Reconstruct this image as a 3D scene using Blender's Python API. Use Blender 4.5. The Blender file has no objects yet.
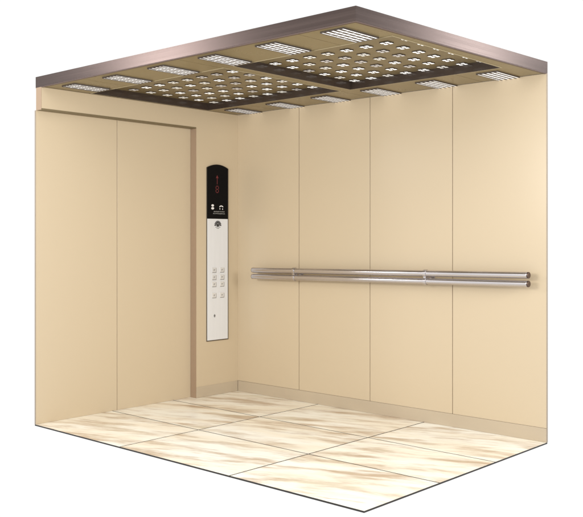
import bpy, bmesh, math, random
from mathutils import Vector
random.seed(4)
S = bpy.context.scene
C = S.collection

# ------------------------------------------------------------------ camera, world, lamps, exposure
cam = bpy.data.cameras.new("camera"); co = bpy.data.objects.new("camera", cam); C.objects.link(co)
co.location = (4.8873, 5.0338, 1.2164)
co.rotation_euler = (math.pi/2, 0, 3.8807 - math.pi/2)
cam.sensor_fit = 'HORIZONTAL'; cam.sensor_width = 36.0
cam.lens = 36*877.7637/583
cam.shift_x = 0.0; cam.shift_y = -0.03453
cam.clip_start = .05; cam.clip_end = 200
S.camera = co

W = bpy.data.worlds.new("World"); S.world = W; W.use_nodes = True
bg = W.node_tree.nodes['Background']; bg.inputs['Color'].default_value = (1, 1, 1, 1); bg.inputs['Strength'].default_value = 0.70

def lamp(name, loc, target, sx, sy, power, col=(1, 1, 1)):
    l = bpy.data.lights.new(name, 'AREA'); l.shape = 'RECTANGLE'; l.size = sx; l.size_y = sy; l.energy = power; l.color = col
    o = bpy.data.objects.new(name, l); C.objects.link(o); o.location = loc
    o.rotation_euler = (Vector(target)-Vector(loc)).to_track_quat('-Z', 'Y').to_euler()
    return o
# two strip softboxes added so their reflections run across the middle of the two fascias, one big softbox added over the camera as fill
lamp('strip_softbox', (5.85, -3.55, 3.35), (1.75, 1.0, 2.2),   .7, 1.7, 44, (1, .985, .985))
lamp('strip_softbox', (-3.45, 5.55, 3.35), (1.1, 2.6, 2.2),   .55, 1.6, 25, (1, .985, .985))
lamp('key_softbox', (6.2, 6.6, 5.6), (.8, 1.2, .6), 4.0, 4.0, 60, (1, .96, .9))

lamp('low_softbox', (4.7, 1.25, 1.95), (0, .6, 2.0), 1.4, .9, 60, (1, .98, .93))  # added fill that brightens the upper long wall, no lamp of the car
lamp('low_softbox', (1.0, 5.6, 1.95), (.5, 0, 2.0), 1.4, .9, 60, (1, .98, .93))  # added fill for the upper return wall and doors
S.view_settings.view_transform = 'Standard'; S.view_settings.look = 'None'
S.view_settings.exposure = 0.58; S.view_settings.gamma = 1
S.render.engine = 'CYCLES'
S.cycles.max_bounces = 10; S.cycles.diffuse_bounces = 6

# ------------------------------------------------------------------ materials
class NT:
    def __init__(s, m): s.t = m.node_tree
    def n(s, typ, **kw):
        nd = s.t.nodes.new(typ)
        for k, v in kw.items():
            if k in nd.inputs: nd.inputs[k].default_value = v
            else: setattr(nd, k, v)
        return nd
    def l(s, a, b): s.t.links.new(a, b)

def mat(name, col, rough=.4, metal=0, spec=.5, coat=0, vary=0, vscale=(3, 3, 3), bump=0, bscale=(60, 60, 60), emit=None, estr=0, coat_r=.05):
    m = bpy.data.materials.new(name); m.use_nodes = True
    q = NT(m); b = m.node_tree.nodes['Principled BSDF']
    b.inputs['Base Color'].default_value = (*col, 1); b.inputs['Roughness'].default_value = rough
    b.inputs['Metallic'].default_value = metal; b.inputs['Specular IOR Level'].default_value = spec
    b.inputs['Coat Weight'].default_value = coat; b.inputs['Coat Roughness'].default_value = coat_r
    if emit: b.inputs['Emission Color'].default_value = (*emit, 1); b.inputs['Emission Strength'].default_value = estr
    tc = q.n('ShaderNodeTexCoord')
    if vary:
        mp = q.n('ShaderNodeMapping'); mp.inputs['Scale'].default_value = vscale; q.l(tc.outputs['Object'], mp.inputs['Vector'])
        nz = q.n('ShaderNodeTexNoise', Scale=1.0, Detail=5.0, Roughness=.55); q.l(mp.outputs['Vector'], nz.inputs['Vector'])
        mr = q.n('ShaderNodeMapRange'); mr.inputs['From Min'].default_value = .25; mr.inputs['From Max'].default_value = .75
        mr.inputs['To Min'].default_value = 1-vary; mr.inputs['To Max'].default_value = 1+vary*.6
        q.l(nz.outputs['Fac'], mr.inputs['Value'])
        mx = q.n('ShaderNodeVectorMath', operation='SCALE'); mx.inputs[0].default_value = col
        q.l(mr.outputs['Result'], mx.inputs['Scale']); q.l(mx.outputs['Vector'], b.inputs['Base Color'])
        rr = q.n('ShaderNodeMapRange'); rr.inputs['From Min'].default_value = .3; rr.inputs['From Max'].default_value = .7
        rr.inputs['To Min'].default_value = rough*.88; rr.inputs['To Max'].default_value = min(1, rough*1.12)
        q.l(nz.outputs['Fac'], rr.inputs['Value']); q.l(rr.outputs['Result'], b.inputs['Roughness'])
    if bump:
        mp2 = q.n('ShaderNodeMapping'); mp2.inputs['Scale'].default_value = bscale; q.l(tc.outputs['Object'], mp2.inputs['Vector'])
        n2 = q.n('ShaderNodeTexNoise', Scale=1.0, Detail=3.0); q.l(mp2.outputs['Vector'], n2.inputs['Vector'])
        bp = q.n('ShaderNodeBump'); bp.inputs['Strength'].default_value = bump; bp.inputs['Distance'].default_value = .002
        q.l(n2.outputs['Fac'], bp.inputs['Height']); q.l(bp.outputs['Normal'], b.inputs['Normal'])
    return m

M = {}
M['wall'] = mat('beige laminate', (.545, .447, .312), .25, spec=.36, bump=.06, bscale=(2.2, 2.2, 1.4))
M['skirt'] = mat('taupe skirting', (.47, .39, .285), .35, spec=.4, vary=.04, vscale=(2, 2, 9))
M['edge'] = mat('cut edge grey brown', (.28, .235, .19), .5)
M['seam'] = mat('dark joint', (.10, .07, .04), .7)
M['jamb'] = mat('brown steel jamb', (.33, .235, .16), .45, spec=.2, vary=.05, vscale=(6, 6, 1.5))
M['soffit'] = mat('dark olive lintel underside', (.16, .12, .06), .5)
M['fascia'] = mat('mauve brown steel', (.088, .066, .060), .24, metal=1, vary=.07, vscale=(.6, .6, 160), bump=.03, bscale=(2, 2, 300))
M['lip'] = mat('dark russet lip', (.06, .028, .018), .45)
M['olive'] = mat('olive gold ceiling panel', (.215, .160, .072), .30, spec=.3, vary=.06, vscale=(5, 5, 5))
M['recess'] = mat('olive perforated panel', (.19, .142, .068), .34, spec=.3, vary=.06, vscale=(5, 5, 5))
M['rim'] = mat('gloss dark brown rim', (.05, .035, .027), .17, spec=.6, vary=.1, vscale=(8, 8, 8))
M['rimedge'] = mat('light rim bead', (.40, .33, .2), .35)  # pale colour paints the highlight along the recess edges
M['lampcase'] = mat('dark lamp case', (.05, .035, .028), .4)
M['glow'] = mat('lit lamp diffuser', (.9, .9, .9), .4, emit=(1, .985, .95), estr=.45)
M['glowb'] = mat('lit lamp diffuser warm', (.85, .83, .78), .4, emit=(1, .96, .88), estr=.24)
M['glowc'] = mat('lit lamp diffuser faint', (.75, .72, .70), .4, emit=(1, .96, .95), estr=.08)
M['grilleglow'] = mat('lit grille diffuser', (.9, .9, .9), .4, emit=(1, .99, .985), estr=.42)
M['slab'] = mat('dark slab edge', (.014, .011, .009), .5)
M['steel'] = mat('satin stainless', (.57, .54, .545), .17, metal=.92, vary=.05, vscale=(40, 2, 40))
M['steelcap'] = mat('dark bronze end cap', (.10, .065, .05), .35, metal=.6)
M['black'] = mat('black display glass', (.003, .003, .004), .1, spec=.1)
M['silver'] = mat('pale brushed faceplate', (.70, .71, .73), .4, metal=.1, vary=.03, vscale=(60, 60, 2))
M['backplate'] = mat('dark bronze backplate', (.12, .10, .075), .4, metal=.5)
M['button'] = mat('silver button', (.72, .72, .72), .3, metal=.3)
M['ink'] = mat('grey button ring', (.27, .27, .27), .4, metal=.3)  # grey for print, key switch and the painted button shadows
M['darkink'] = mat('black mark', (.02, .02, .02), .5)
M['whiteink'] = mat('white print', (.75, .73, .72), .5)
M['red'] = mat('dim red LED', (.05, .004, .006), .4, emit=(1, .06, .09), estr=.045)

def marble():
    m = bpy.data.materials.new('streaked cream marble'); m.use_nodes = True
    q = NT(m); b = m.node_tree.nodes['Principled BSDF']
    uv = q.n('ShaderNodeUVMap'); uv.uv_map = 'UVMap'
    wp = q.n('ShaderNodeTexNoise', Scale=2.2, Detail=3.0); q.l(uv.outputs['UV'], wp.inputs['Vector'])
    ws = q.n('ShaderNodeVectorMath', operation='SCALE'); ws.inputs['Scale'].default_value = .10
    q.l(wp.outputs['Color'], ws.inputs[0])
    ad = q.n('ShaderNodeVectorMath', operation='ADD'); q.l(uv.outputs['UV'], ad.inputs[0]); q.l(ws.outputs['Vector'], ad.inputs[1])
    def streak(sx, sy, lo, hi, det=6.0, off=0):
        mp = q.n('ShaderNodeMapping'); mp.inputs['Scale'].default_value = (sx, sy, 1); mp.inputs['Location'].default_value = (off, off*1.7, 0)
        q.l(ad.outputs['Vector'], mp.inputs['Vector'])
        nz = q.n('ShaderNodeTexNoise', Scale=1.0, Detail=det, Roughness=.64); q.l(mp.outputs['Vector'], nz.inputs['Vector'])
        mr = q.n('ShaderNodeMapRange', interpolation_type='SMOOTHSTEP'); mr.inputs['From Min'].default_value = lo; mr.inputs['From Max'].default_value = hi
        q.l(nz.outputs['Fac'], mr.inputs['Value']); return mr.outputs['Result']
    def mix(fac, a, bcol, amt):
        mu = q.n('ShaderNodeMath', operation='MULTIPLY'); mu.inputs[1].default_value = amt; q.l(fac, mu.inputs[0])
        x = q.n('ShaderNodeMix', data_type='RGBA'); q.l(mu.outputs[0], x.inputs[0])
        if isinstance(a, tuple): x.inputs[6].default_value = (*a, 1)
        else: q.l(a, x.inputs[6])
        x.inputs[7].default_value = (*bcol, 1); return x.outputs[2]
    c = mix(streak(1.0, 4, .36, .62, 3, 3), (.955, .945, .87), (.88, .78, .60), .55)
    c = mix(streak(1.7, 8.5, .45, .70, 5, 11), c, (.48, .35, .23), .95)
    c = mix(streak(2.8, 15, .50, .76, 5, 23), c, (.46, .34, .24), .75)
    c = mix(streak(2.0, 9, .53, .74, 5, 41), c, (.66, .62, .47), .6)
    q.l(c, b.inputs['Base Color'])
    b.inputs['Roughness'].default_value = .28; b.inputs['Specular IOR Level'].default_value = .35
    return m
M['marble'] = marble()

# ------------------------------------------------------------------ mesh helpers
def obj(name, bm, mats, parent=None, smooth=False):
    bmesh.ops.recalc_face_normals(bm, faces=bm.faces)
    me = bpy.data.meshes.new(name); bm.to_mesh(me); bm.free()
    for m in (mats if isinstance(mats, (list, tuple)) else [mats]): me.materials.append(M[m] if isinstance(m, str) else m)
    if smooth:
        for p in me.polygons: p.use_smooth = True
        me.set_sharp_from_angle(angle=math.radians(40))
    o = bpy.data.objects.new(name, me); C.objects.link(o)
    if parent: o.parent = parent; o.matrix_parent_inverse = parent.matrix_world.inverted()
    return o

def box(bm, a, b, bev=0, mi=0):
    x0, y0, z0 = [min(p, q) for p, q in zip(a, b)]; x1, y1, z1 = [max(p, q) for p, q in zip(a, b)]
    v = [bm.verts.new(p) for p in ((x0, y0, z0), (x1, y0, z0), (x1, y1, z0), (x0, y1, z0), (x0, y0, z1), (x1, y0, z1), (x1, y1, z1), (x0, y1, z1))]
    f = [bm.faces.new([v[i] for i in q]) for q in ((0, 3, 2, 1), (4, 5, 6, 7), (0, 1, 5, 4), (1, 2, 6, 5), (2, 3, 7, 6), (3, 0, 4, 7))]
    for k in f: k.material_index = mi
    if bev:
        es = list({e for k in f for e in k.edges})
        r = bmesh.ops.bevel(bm, geom=es, offset=bev, segments=2, affect='EDGES', profile=.6)
        for k in r['faces']: k.material_index = mi
    return f

def prism(bm, pts, lo, hi, axis='z', mi=0):
    """polygon pts (2-D) extruded along axis from lo to hi"""
    def P(p, t):
        return {'z': (p[0], p[1], t), 'y': (p[0], t, p[1]), 'x': (t, p[0], p[1])}[axis]
    A = [bm.verts.new(P(p, lo)) for p in pts]; B = [bm.verts.new(P(p, hi)) for p in pts]
    fs = [bm.faces.new(A), bm.faces.new(B)]
    n = len(pts)
    for i in range(n): fs.append(bm.faces.new((A[i], A[(i+1) % n], B[(i+1) % n], B[i])))
    for f in fs: f.material_index = mi
    return fs

def tube(bm, a, b, r, seg=32, mi=0, cap=True, bev=0):
    a = Vector(a); b = Vector(b); d = (b-a).normalized()
    u = d.cross(Vector((0, 0, 1)) if abs(d.z) < .9 else Vector((1, 0, 0))).normalized(); w = d.cross(u)
    L = (b-a).length
    prof = [(0, r-bev), (bev, r), (L-bev, r), (L, r-bev)] if bev else [(0, r), (L, r)]
    rings = []
    for t, rr in prof:
        rings.append([bm.verts.new(a+d*t+(u*math.cos(2*math.pi*i/seg)+w*math.sin(2*math.pi*i/seg))*rr) for i in range(seg)])
    fs = []
    for R0, R1 in zip(rings, rings[1:]):
        for i in range(seg): fs.append(bm.faces.new((R0[i], R0[(i+1) % seg], R1[(i+1) % seg], R1[i])))
    if cap: fs += [bm.faces.new(rings[0]), bm.faces.new(rings[-1])]
    for f in fs: f.material_index = mi
    return fs

def thing(name, label, cat, loc=(0, 0, 0), group=None, kind=None):
    o = bpy.data.objects.new(name, None); o.empty_display_size = .1; C.objects.link(o); o.location = loc
    o['label'] = label; o['category'] = cat
    if group: o['group'] = group
    if kind: o['kind'] = kind
    bpy.context.view_layer.update()
    return o
def tag(o, label, cat, group=None, kind=None):
    o['label'] = label; o['category'] = cat
    if group: o['group'] = group
    if kind: o['kind'] = kind
    return o
BM = bmesh.new

# ------------------------------------------------------------------ dimensions (metres)
X, Y, H = 1.7734, 2.6342, 2.2           # cab depth along the door side, length of the long wall, height
R = .0651                               # how far the doors lie behind the return wall
JX, HZ = .4415, 2.0521                  # door reveal, underside of the lintel
T = .012                                # thickness of cut sheet edges
SK = .083                               # skirting height

# ------------------------------------------------------------------ floor
bm = BM()
xs = [-T, .6105, 1.163, X]; ys = [-R-T, .8409, 1.7675, Y]
box(bm, (-T, -R-T, -.0095), (X, Y, -.0006), 0, 0)
uvl = bm.loops.layers.uv.new('UVMap')
G = .0052
sd = Vector((-.19, .55)).normalized(); sn = Vector((-sd.y, sd.x))
k = 0
for i in range(3):
    for j in range(3):
        a = (xs[i]+(G if i else 0), ys[j]+(G if j else 0), -.0005); b = (xs[i+1]-(G if i < 2 else 0), ys[j+1]-(G if j < 2 else 0), 0)
        fs = box(bm, a, b, 0, 1)
        ox, oy = random.uniform(0, 40), random.uniform(0, 40)
        for f in fs:
            for lp in f.loops:
                p = Vector(lp.vert.co[:2]); lp[uvl].uv = (p.dot(sd)+ox, p.dot(sn)+oy)
fl = obj('floor', bm, ['slab', 'marble'])
tag(fl, 'cream marble tiled floor with brown streaks, dark joints and thin black edge', 'floor', kind='structure')

# ------------------------------------------------------------------ long panelled wall (x = 0)
w = thing('panelled_wall', 'long beige wall of four tall panels behind the steel handrail', 'wall', (0, Y/2, 0), kind='thing')
ws = [0, .655, 1.319, 1.9852, Y]
for i in range(4):
    bm = BM(); g = .0022
    box(bm, (-.010, ws[i]+(g if i else 0), SK+.001), (0, ws[i+1]-(g if i < 3 else 0), H-.001), .0008)
    obj('wall_panel', bm, 'wall', w)
bm = BM(); box(bm, (-T-.002, -.0, 0), (-.0103, Y-.0005, H-.001)); obj('backing', bm, 'seam', w)
bm = BM(); box(bm, (-.010, .0055, .0005), (.0035, Y, SK), .001); obj('skirting_board', bm, 'skirt', w)
bm = BM(); box(bm, (-T-.002, Y+.0004, 0), (.0004, Y+.0022, H-.001)); obj('edge_trim', bm, 'edge', w)

# ------------------------------------------------------------------ return wall with lintel (y = 0)
w = thing('return_wall', 'narrow beige wall beside the doors carrying the button panel and lintel', 'wall', (JX/2, 0, 0), kind='thing')
bm = BM()
prism(bm, [(-.0105, .0005), (JX-.0022, .0005), (JX-.0022, HZ+.0022), (X-.0022, HZ+.0022), (X-.0022, H-.001), (-.0105, H-.001)], -R+.004, 0, 'y')
obj('wall_panel', bm, 'wall', w)
bm = BM(); box(bm, (JX-.002, -R+.003, .0005), (JX, -.0005, HZ)); obj('door_jamb', bm, 'jamb', w)
bm = BM(); box(bm, (X-.002, -R+.003, HZ), (X, -.0005, H-.001)); obj('lintel_end_cap', bm, 'jamb', w)
bm = BM(); box(bm, (JX+.0002, -R+.003, HZ), (X-.0022, .0006, HZ+.002))
box(bm, (JX+.0002, .0004, HZ), (X-.0002, .0016, HZ+.009)); obj('lintel_trim', bm, 'soffit', w)
bm = BM(); box(bm, (.0037, .0001, .0005), (JX-.001, .0032, SK), .001); obj('skirting_board', bm, 'skirt', w)

# ------------------------------------------------------------------ two door leaves
def leaf(x0, x1, label, cut):
    t = thing('elevator_door', label, 'door', ((x0+x1)/2, -R-.006, 0), group='sliding door leaves')
    bm = BM(); box(bm, (x0, -R-T, .0004), (x1, -R, HZ+(.0015 if cut else .03)), .0012); obj('door_leaf', bm, 'wall', t)
    if cut:
        bm = BM(); box(bm, (x1+.0003, -R-T, .0005), (x1+.002, -R+.0008, HZ+.001)); obj('edge_trim', bm, 'edge', t)
    return t
leaf(1.1270, X, 'beige door leaf at the open cut edge, farther from the button panel', True)
d2 = leaf(JX-.03, 1.1236, 'beige door leaf next to the brown jamb and button panel', False)
bm = BM(); box(bm, (1.1232, -R-T-.001, .0005), (1.1274, -R-T+.006, HZ+.03)); obj('rubber_seal', bm, 'seam', d2)

# ------------------------------------------------------------------ ceiling
LZ, TOP = H, H+.07
pL, pF, pR = (1.774, -.0665), (1.7555, 2.5735), (-T-.002, Y)
RX0, RX1 = .345, 1.405
BA, BB = RX0-.0045, RX1+.0045
rec = [(.03, 1.33), (1.42, 2.52)]
DZ = .05
ce = thing('ceiling', 'olive lift ceiling with two recessed lamp panels and mauve brown edges', 'ceiling', (.9, 1.3, H), kind='thing')
def xl(y): t = (y-pL[1])/(pF[1]-pL[1]); return pL[0]+(pF[0]-pL[0])*t-.014
def yr(x): t = (x-pR[0])/(pF[0]-pR[0]); return pR[1]+(pF[1]-pR[1])*t-.014
fx = xl(2.56)
def border(pts):
    bm = BM(); prism(bm, pts, LZ+.0005, LZ+.014); return bm
cuts = [-.066, .43, 1.318, 2.205, None]
g = .0016
for i in range(4):
    a = cuts[i]+(g if i else 0)
    if cuts[i+1] is not None:
        b = cuts[i+1]-g
        pts = [(BB, a), (xl(a), a), (xl(b), b), (BB, b)]; pb = [(-.010, a), (BA, a), (BA, b), (-.010, b)]
    else:
        pts = [(BB, a), (xl(a), a), (fx, yr(fx)), (BB, yr(RX1))]; pb = [(-.010, a), (BA, a), (BA, yr(RX0)), (-.010, yr(-.01))]
    obj('border_panel', border(pts), 'olive', ce); obj('border_panel', border(pb), 'olive', ce)
e = .0008
obj('border_panel', border([(RX0-.004, -.066), (RX1+.004, -.066), (RX1+.004, rec[0][0]-.0045), (RX0-.004, rec[0][0]-.0045)]), 'olive', ce)
obj('border_panel', border([(RX0-.004, rec[0][1]+.0045), (RX1+.004, rec[0][1]+.0045), (RX1+.004, rec[1][0]-.0045), (RX0-.004, rec[1][0]-.0045)]), 'olive', ce)
obj('border_panel', border([(RX0-.004, rec[1][1]+.0045), (RX1+.004, rec[1][1]+.0045), (RX1+.004, yr(RX1)), (RX0-.004, yr(RX0))]), 'olive', ce)
for (y0, y1) in rec:
    bm = BM(); t = .004
    for a, b in (((RX0-t, y0-t), (RX0, y1+t)), ((RX1, y0-t), (RX1+t, y1+t)), ((RX0, y0-t), (RX1, y0)), ((RX0, y1), (RX1, y1+t))):
        box(bm, (*a, LZ-.0022), (*b, LZ+DZ+.001))
    rim = obj('recess_rim', bm, 'rim', ce)
    bm = BM(); t2 = .007
    for a, b in (((RX0-t2, y0-t2), (RX0-t, y1+t2)), ((RX1+t, y0-t2), (RX1+t2, y1+t2)), ((RX0-t, y0-t2), (RX1+t, y0-t)), ((RX0-t, y1+t), (RX1+t, y1+t2))):
        box(bm, (*a, LZ-.0028), (*b, LZ+.0003))
    obj('bead', bm, 'rimedge', rim)  # pale strip that stands for the bright edge highlight
    bm = BM(); box(bm, (RX0-.003, y0-.003, LZ+DZ+.0012), (RX1+.003, y1+.003, LZ+DZ+.006)); obj('recess_panel', bm, 'recess', ce)
bm = BM(); prism(bm, [(-.012, -.0665), (pL[0]-.004, pL[1]), (pF[0]-.004, pF[1]-.004), (-.012, Y-.004)], LZ+DZ+.008, TOP-.001); obj('roof_slab', bm, 'slab', ce)
def fascia(a, b, inner_a, inner_b):
    bm = BM(); prism(bm, [a, b, inner_b, inner_a], LZ+.002, TOP); f = obj('fascia', bm, 'fascia', ce)
    def sc(p, q, t): return (p[0]+(q[0]-p[0])*t, p[1]+(q[1]-p[1])*t)
    bm = BM(); prism(bm, [sc(a, inner_a, .05), sc(b, inner_b, .05), inner_b, inner_a], LZ-.0035, LZ+.0016); obj('lip', bm, 'lip', f)
iF = (pF[0]-.012, pF[1]-.012)
fascia(pL, pF, (pL[0]-.012, pL[1]), iF)
fascia(pR, pF, (pR[0], pR[1]-.012), iF)

# ------------------------------------------------------------------ louvre lights round the border
def louvre(x0, y0, sx, sy):
    t = thing('louvre_light', '', 'ceiling light', (x0+sx/2, y0+sy/2, H), group='louvre lights along the ceiling borders')
    bm = BM(); z = LZ-.005
    fr = .0018
    for a, b in (((x0-fr, y0-fr), (x0, y0+sy+fr)), ((x0+sx, y0-fr), (x0+sx+fr, y0+sy+fr)), ((x0, y0-fr), (x0+sx, y0)), ((x0, y0+sy), (x0+sx, y0+sy+fr))):
        box(bm, (*a, z-.002), (*b, LZ))
    obj('frame', bm, 'lampcase', t)
    bm = BM(); box(bm, (x0+.0003, y0+.0003, z+.0005), (x0+sx-.0003, y0+sy-.0003, LZ-.0002)); obj('diffuser', bm, 'grilleglow', t)
    bm = BM()                           # dark slots between the white bars
    nr, nc = 4, 5
    rw = sy/(nr+.35); cw = sx/nc
    for r_ in range(nr):
        yy = y0+rw*(r_+.42)
        for c_ in range(nc):
            box(bm, (x0+cw*c_+.0045, yy, z-.0016), (x0+cw*(c_+1)-.0045, yy+rw*.42, z+.0003))
    obj('louvre', bm, 'lampcase', t)
    return t
proto = louvre(1.423, .19-.07, .272, .14)
def copy_tree(o, loc):
    c = o.copy(); C.objects.link(c); c.location = loc
    for ch in list(o.children):
        d = ch.copy(); C.objects.link(d); d.parent = c; d.matrix_parent_inverse = ch.matrix_parent_inverse.copy()
    return c
cy = [.20+.4375*i for i in range(6)]
ordn = ['nearest the doors', 'second from the doors', 'third from the doors', 'fourth from the doors', 'fifth from the doors', 'farthest from the doors']
for row, cx in (('front open edge', 1.565), ('long panelled wall', .131)):
    for i in range(6):
        o = proto if (row[0] == 'f' and i == 0) else copy_tree(proto, (cx, cy[i], H))
        o.location = (cx, cy[i], H)
        o['label'] = f'white louvre ceiling light along the {row}, {ordn[i]}'

# ------------------------------------------------------------------ little four-window lamps in the recesses
def star(loc, glow):
    bm = BM(); s, hgt = .0275, .0045
    w_, gp = .0182, .0138
    box(bm, (-s, -s, -hgt), (s, s, 0), 0, 0)
    for a in (-1, 1):
        for b in (-1, 1):
            cx, cyy = a*(w_/2+gp/2), b*(w_/2+gp/2)
            box(bm, (cx-w_/2, cyy-w_/2, -hgt-.0015), (cx+w_/2, cyy+w_/2, -hgt+.001), 0, 1)
    o = obj('pierced_lamp', bm, ['lampcase', glow]); o.location = loc
    return o
rowx = [1.123-.1502*i for i in range(6)]
coly = [[.122+.1411*i for i in range(8)], [1.475+.1345*i for i in range(8)]]
o_th = ['first', 'second', 'third', 'fourth', 'fifth', 'sixth', 'seventh', 'eighth']
z = LZ+DZ+.001
sp = {}
for pi, pn in enumerate(('recess nearer the doors', 'recess farther from the doors')):
    for i, x in enumerate(rowx):
        for j, y in enumerate(coly[pi]):
            gk = random.choices(('glow', 'glowb', 'glowc'), (.45, .35, .2))[0]
            if gk not in sp: sp[gk] = o = star((x, y, z), gk)
            else:
                o = sp[gk].copy(); C.objects.link(o); o.location = (x, y, z)
            tag(o, f'small four-window lamp, {pn}, {o_th[i]} row from the open edge, {o_th[j]} along', 'ceiling lamp', group='small lamps in the '+pn)

# ------------------------------------------------------------------ handrail
t = thing('handrail', 'double steel tube handrail on two brackets along the long wall', 'handrail', (.07, 1.4, .95))
ya, yb = .239, 2.5546
za, zb = (.971, .922), (.9965, .9445)
rt = .0202
for i in range(2):
    bm = BM(); tube(bm, (.07, ya, za[i]), (.07, yb-.006, zb[i]), rt, 40, bev=.001); tb = obj('rail_tube', bm, 'steel', t, True)
    bm = BM(); tube(bm, (.07, yb-.0058, zb[i]), (.07, yb+.004, zb[i]), rt*.97, 40, bev=.002); obj('end_cap', bm, 'steelcap', tb, True)
    bm = BM(); tube(bm, (.07, ya-.004, za[i]), (.07, ya-.0002, za[i]), rt*.97, 40, bev=.0015); obj('end_cap', bm, 'steelcap', tb, True)
for yy in (.672, 1.826):
    f = (yy-ya)/(yb-ya); z0 = za[0]+(zb[0]-za[0])*f; z1 = za[1]+(zb[1]-za[1])*f; zm = (z0+z1)/2
    bm = BM()
    for zz in (z0, z1): tube(bm, (.07, yy-.011, zz), (.07, yy+.011, zz), rt+.0055, 40, bev=.0015)
    box(bm, (.055, yy-.0095, z1), (.085, yy+.0095, z0), .001)
    br = obj('bracket', bm, 'steel', t, True)
    bm = BM(); tube(bm, (.0075, yy, zm), (.056, yy, zm), .011, 24); obj('standoff', bm, 'steel', br, True)
    bm = BM(); tube(bm, (.0004, yy, zm), (.0085, yy, zm), .030, 32, bev=.002); obj('wall_flange', bm, 'steel', br, True)

# ------------------------------------------------------------------ car operating panel
t = thing('button_panel', 'tall narrow lift control panel with black display head and white button plate', 'control panel', (.228, 0, 1.1))
cx0, cx1, cz0, cz1, apex, split = .1215, .3345, .430, 1.7615, 1.789, 1.369
def arch(x0, x1, zb_, zt, ap, n=20):
    pts = [(x0, zb_), (x1, zb_)]
    for k_ in range(n+1):
        s = k_/n; x = x1+(x0-x1)*s; pts.append((x, zt+(ap-zt)*(1-(2*s-1)**2)))
    return pts
bm = BM(); prism(bm, arch(cx0-.013, cx1+.003, cz0-.008, cz1+.002, apex+.002), .0006, .006, 'y'); obj('backplate', bm, 'backplate', t)
bm = BM(); prism(bm, arch(cx0, cx1, split, cz1, apex), .0062, .013, 'y'); dp = obj('display_panel', bm, 'black', t)
bm = BM(); box(bm, (cx0, .0062, cz0), (cx1, .0125, split-.001), .001); bp = obj('button_plate', bm, 'silver', t)
yd = .0132
# x grows to the LEFT in the picture, so screen-right is -x
def quad(bm, x, zc, wx, hz, d=.0006, y=yd): box(bm, (x-wx/2, y, zc-hz/2), (x+wx/2, y+d, zc+hz/2))
bm = BM(); xa = .236
quad(bm, xa, 1.668, .006, .062)
prism(bm, [(xa-.014, 1.684), (xa+.014, 1.684), (xa, 1.708)], yd+.0001, yd+.0007, 'y')
obj('arrow', bm, 'red', dp)
bm = BM(); zc = 1.597; wseg, hseg, ts = .026, .025, .006
for dz in (-hseg, 0, hseg): quad(bm, xa, zc+dz, wseg-.007, ts)
for sx in (-1, 1):
    for dz in (-hseg/2, hseg/2): quad(bm, xa+sx*wseg/2, zc+dz, ts, hseg-.007)
obj('digit', bm, 'red', dp)
bm = BM()                                # left pictogram: two stacked lobes; right one: small arch on two feet; two lines of tiny print
for dz, s in ((.012, .011), (-.010, .012)):
    prism(bm, [(.2835+s*1.25*math.cos(a*math.pi/8), 1.459+dz+s*.8*math.sin(a*math.pi/8)) for a in range(16)], yd, yd+.0006, 'y')
obj('pictogram', bm, 'whiteink', dp); bm = BM()
prism(bm, [(.193+.021*math.cos(a*math.pi/10), 1.460+.013*math.sin(a*math.pi/10)) for a in range(11)]+[(.193+.013*math.cos(a*math.pi/10), 1.460+.005*math.sin(a*math.pi/10)) for a in range(10, -1, -1)], yd, yd+.0006, 'y')
quad(bm, .2075, 1.447, .006, .012); quad(bm, .179, 1.445, .007, .010)
obj('pictogram', bm, 'whiteink', dp)
bm = BM()
for zc, x0, x1 in ((1.424, .272, .160), (1.409, .278, .158)):
    x = x0
    while x > x1:
        wq = random.uniform(.003, .007); quad(bm, x-wq/2, zc+random.uniform(-.0008, .0008), wq, .0075); x -= wq+random.choice((.0018, .0018, .005))
obj('small_print', bm, 'ink', dp)
ys_ = .0126
bm = BM()                                # sunburst emblem
ex, ez = .2285, 1.318
def ray(a, r0, r1, w0, w1):
    d = Vector((math.cos(a), math.sin(a))); n = Vector((-d.y, d.x))
    c0 = Vector((ex, ez))+d*r0; c1 = Vector((ex, ez))+d*r1
    prism(bm, [tuple(c0+n*w0), tuple(c1+n*w1), tuple(c1-n*w1), tuple(c0-n*w0)], ys_, ys_+.0007, 'y')
for k_ in range(9): ray(math.pi*k_/8, .015, .036, .0030, .0052)
prism(bm, [(ex+.013*math.cos(a*math.pi/10), ez+.013*math.sin(a*math.pi/10)) for a in range(20)], ys_, ys_+.0007, 'y')
for k_ in range(1, 5): ray(-math.pi*k_/5, .018, .028, .002, .003)
obj('emblem', bm, 'darkink', bp)
for zc in (.972, .916, .862, .776):
    for x in (.270, .187):
        bm = BM(); box(bm, (x-.021, ys_, zc-.018), (x+.021, ys_+.0025, zc+.018), .001); b0 = obj('button', bm, 'button', bp)
        bm = BM(); box(bm, (x-.021-.004, ys_-.0002, zc-.0225), (x+.017, ys_+.0012, zc-.0182)); box(bm, (x-.0255, ys_-.0002, zc-.018), (x-.0212, ys_+.0012, zc+.014)); obj('bezel', bm, 'ink', b0)  # grey L strips paint a shadow below and right of each button
        bm = BM(); quad(bm, x, zc-.001, .007, .013, .0004, ys_+.0026); quad(bm, x-.007, zc+.003, .003, .006, .0004, ys_+.0026); obj('mark', bm, 'ink', b0)
bm = BM(); tube(bm, (.2636, ys_-.0002, .617), (.2636, ys_+.0015, .617), .009, 24); ks = obj('key_switch', bm, 'ink', bp)
bm = BM(); box(bm, (.2620, ys_+.0016, .604), (.2652, ys_+.0022, .630)); obj('keyhole', bm, 'darkink', ks)
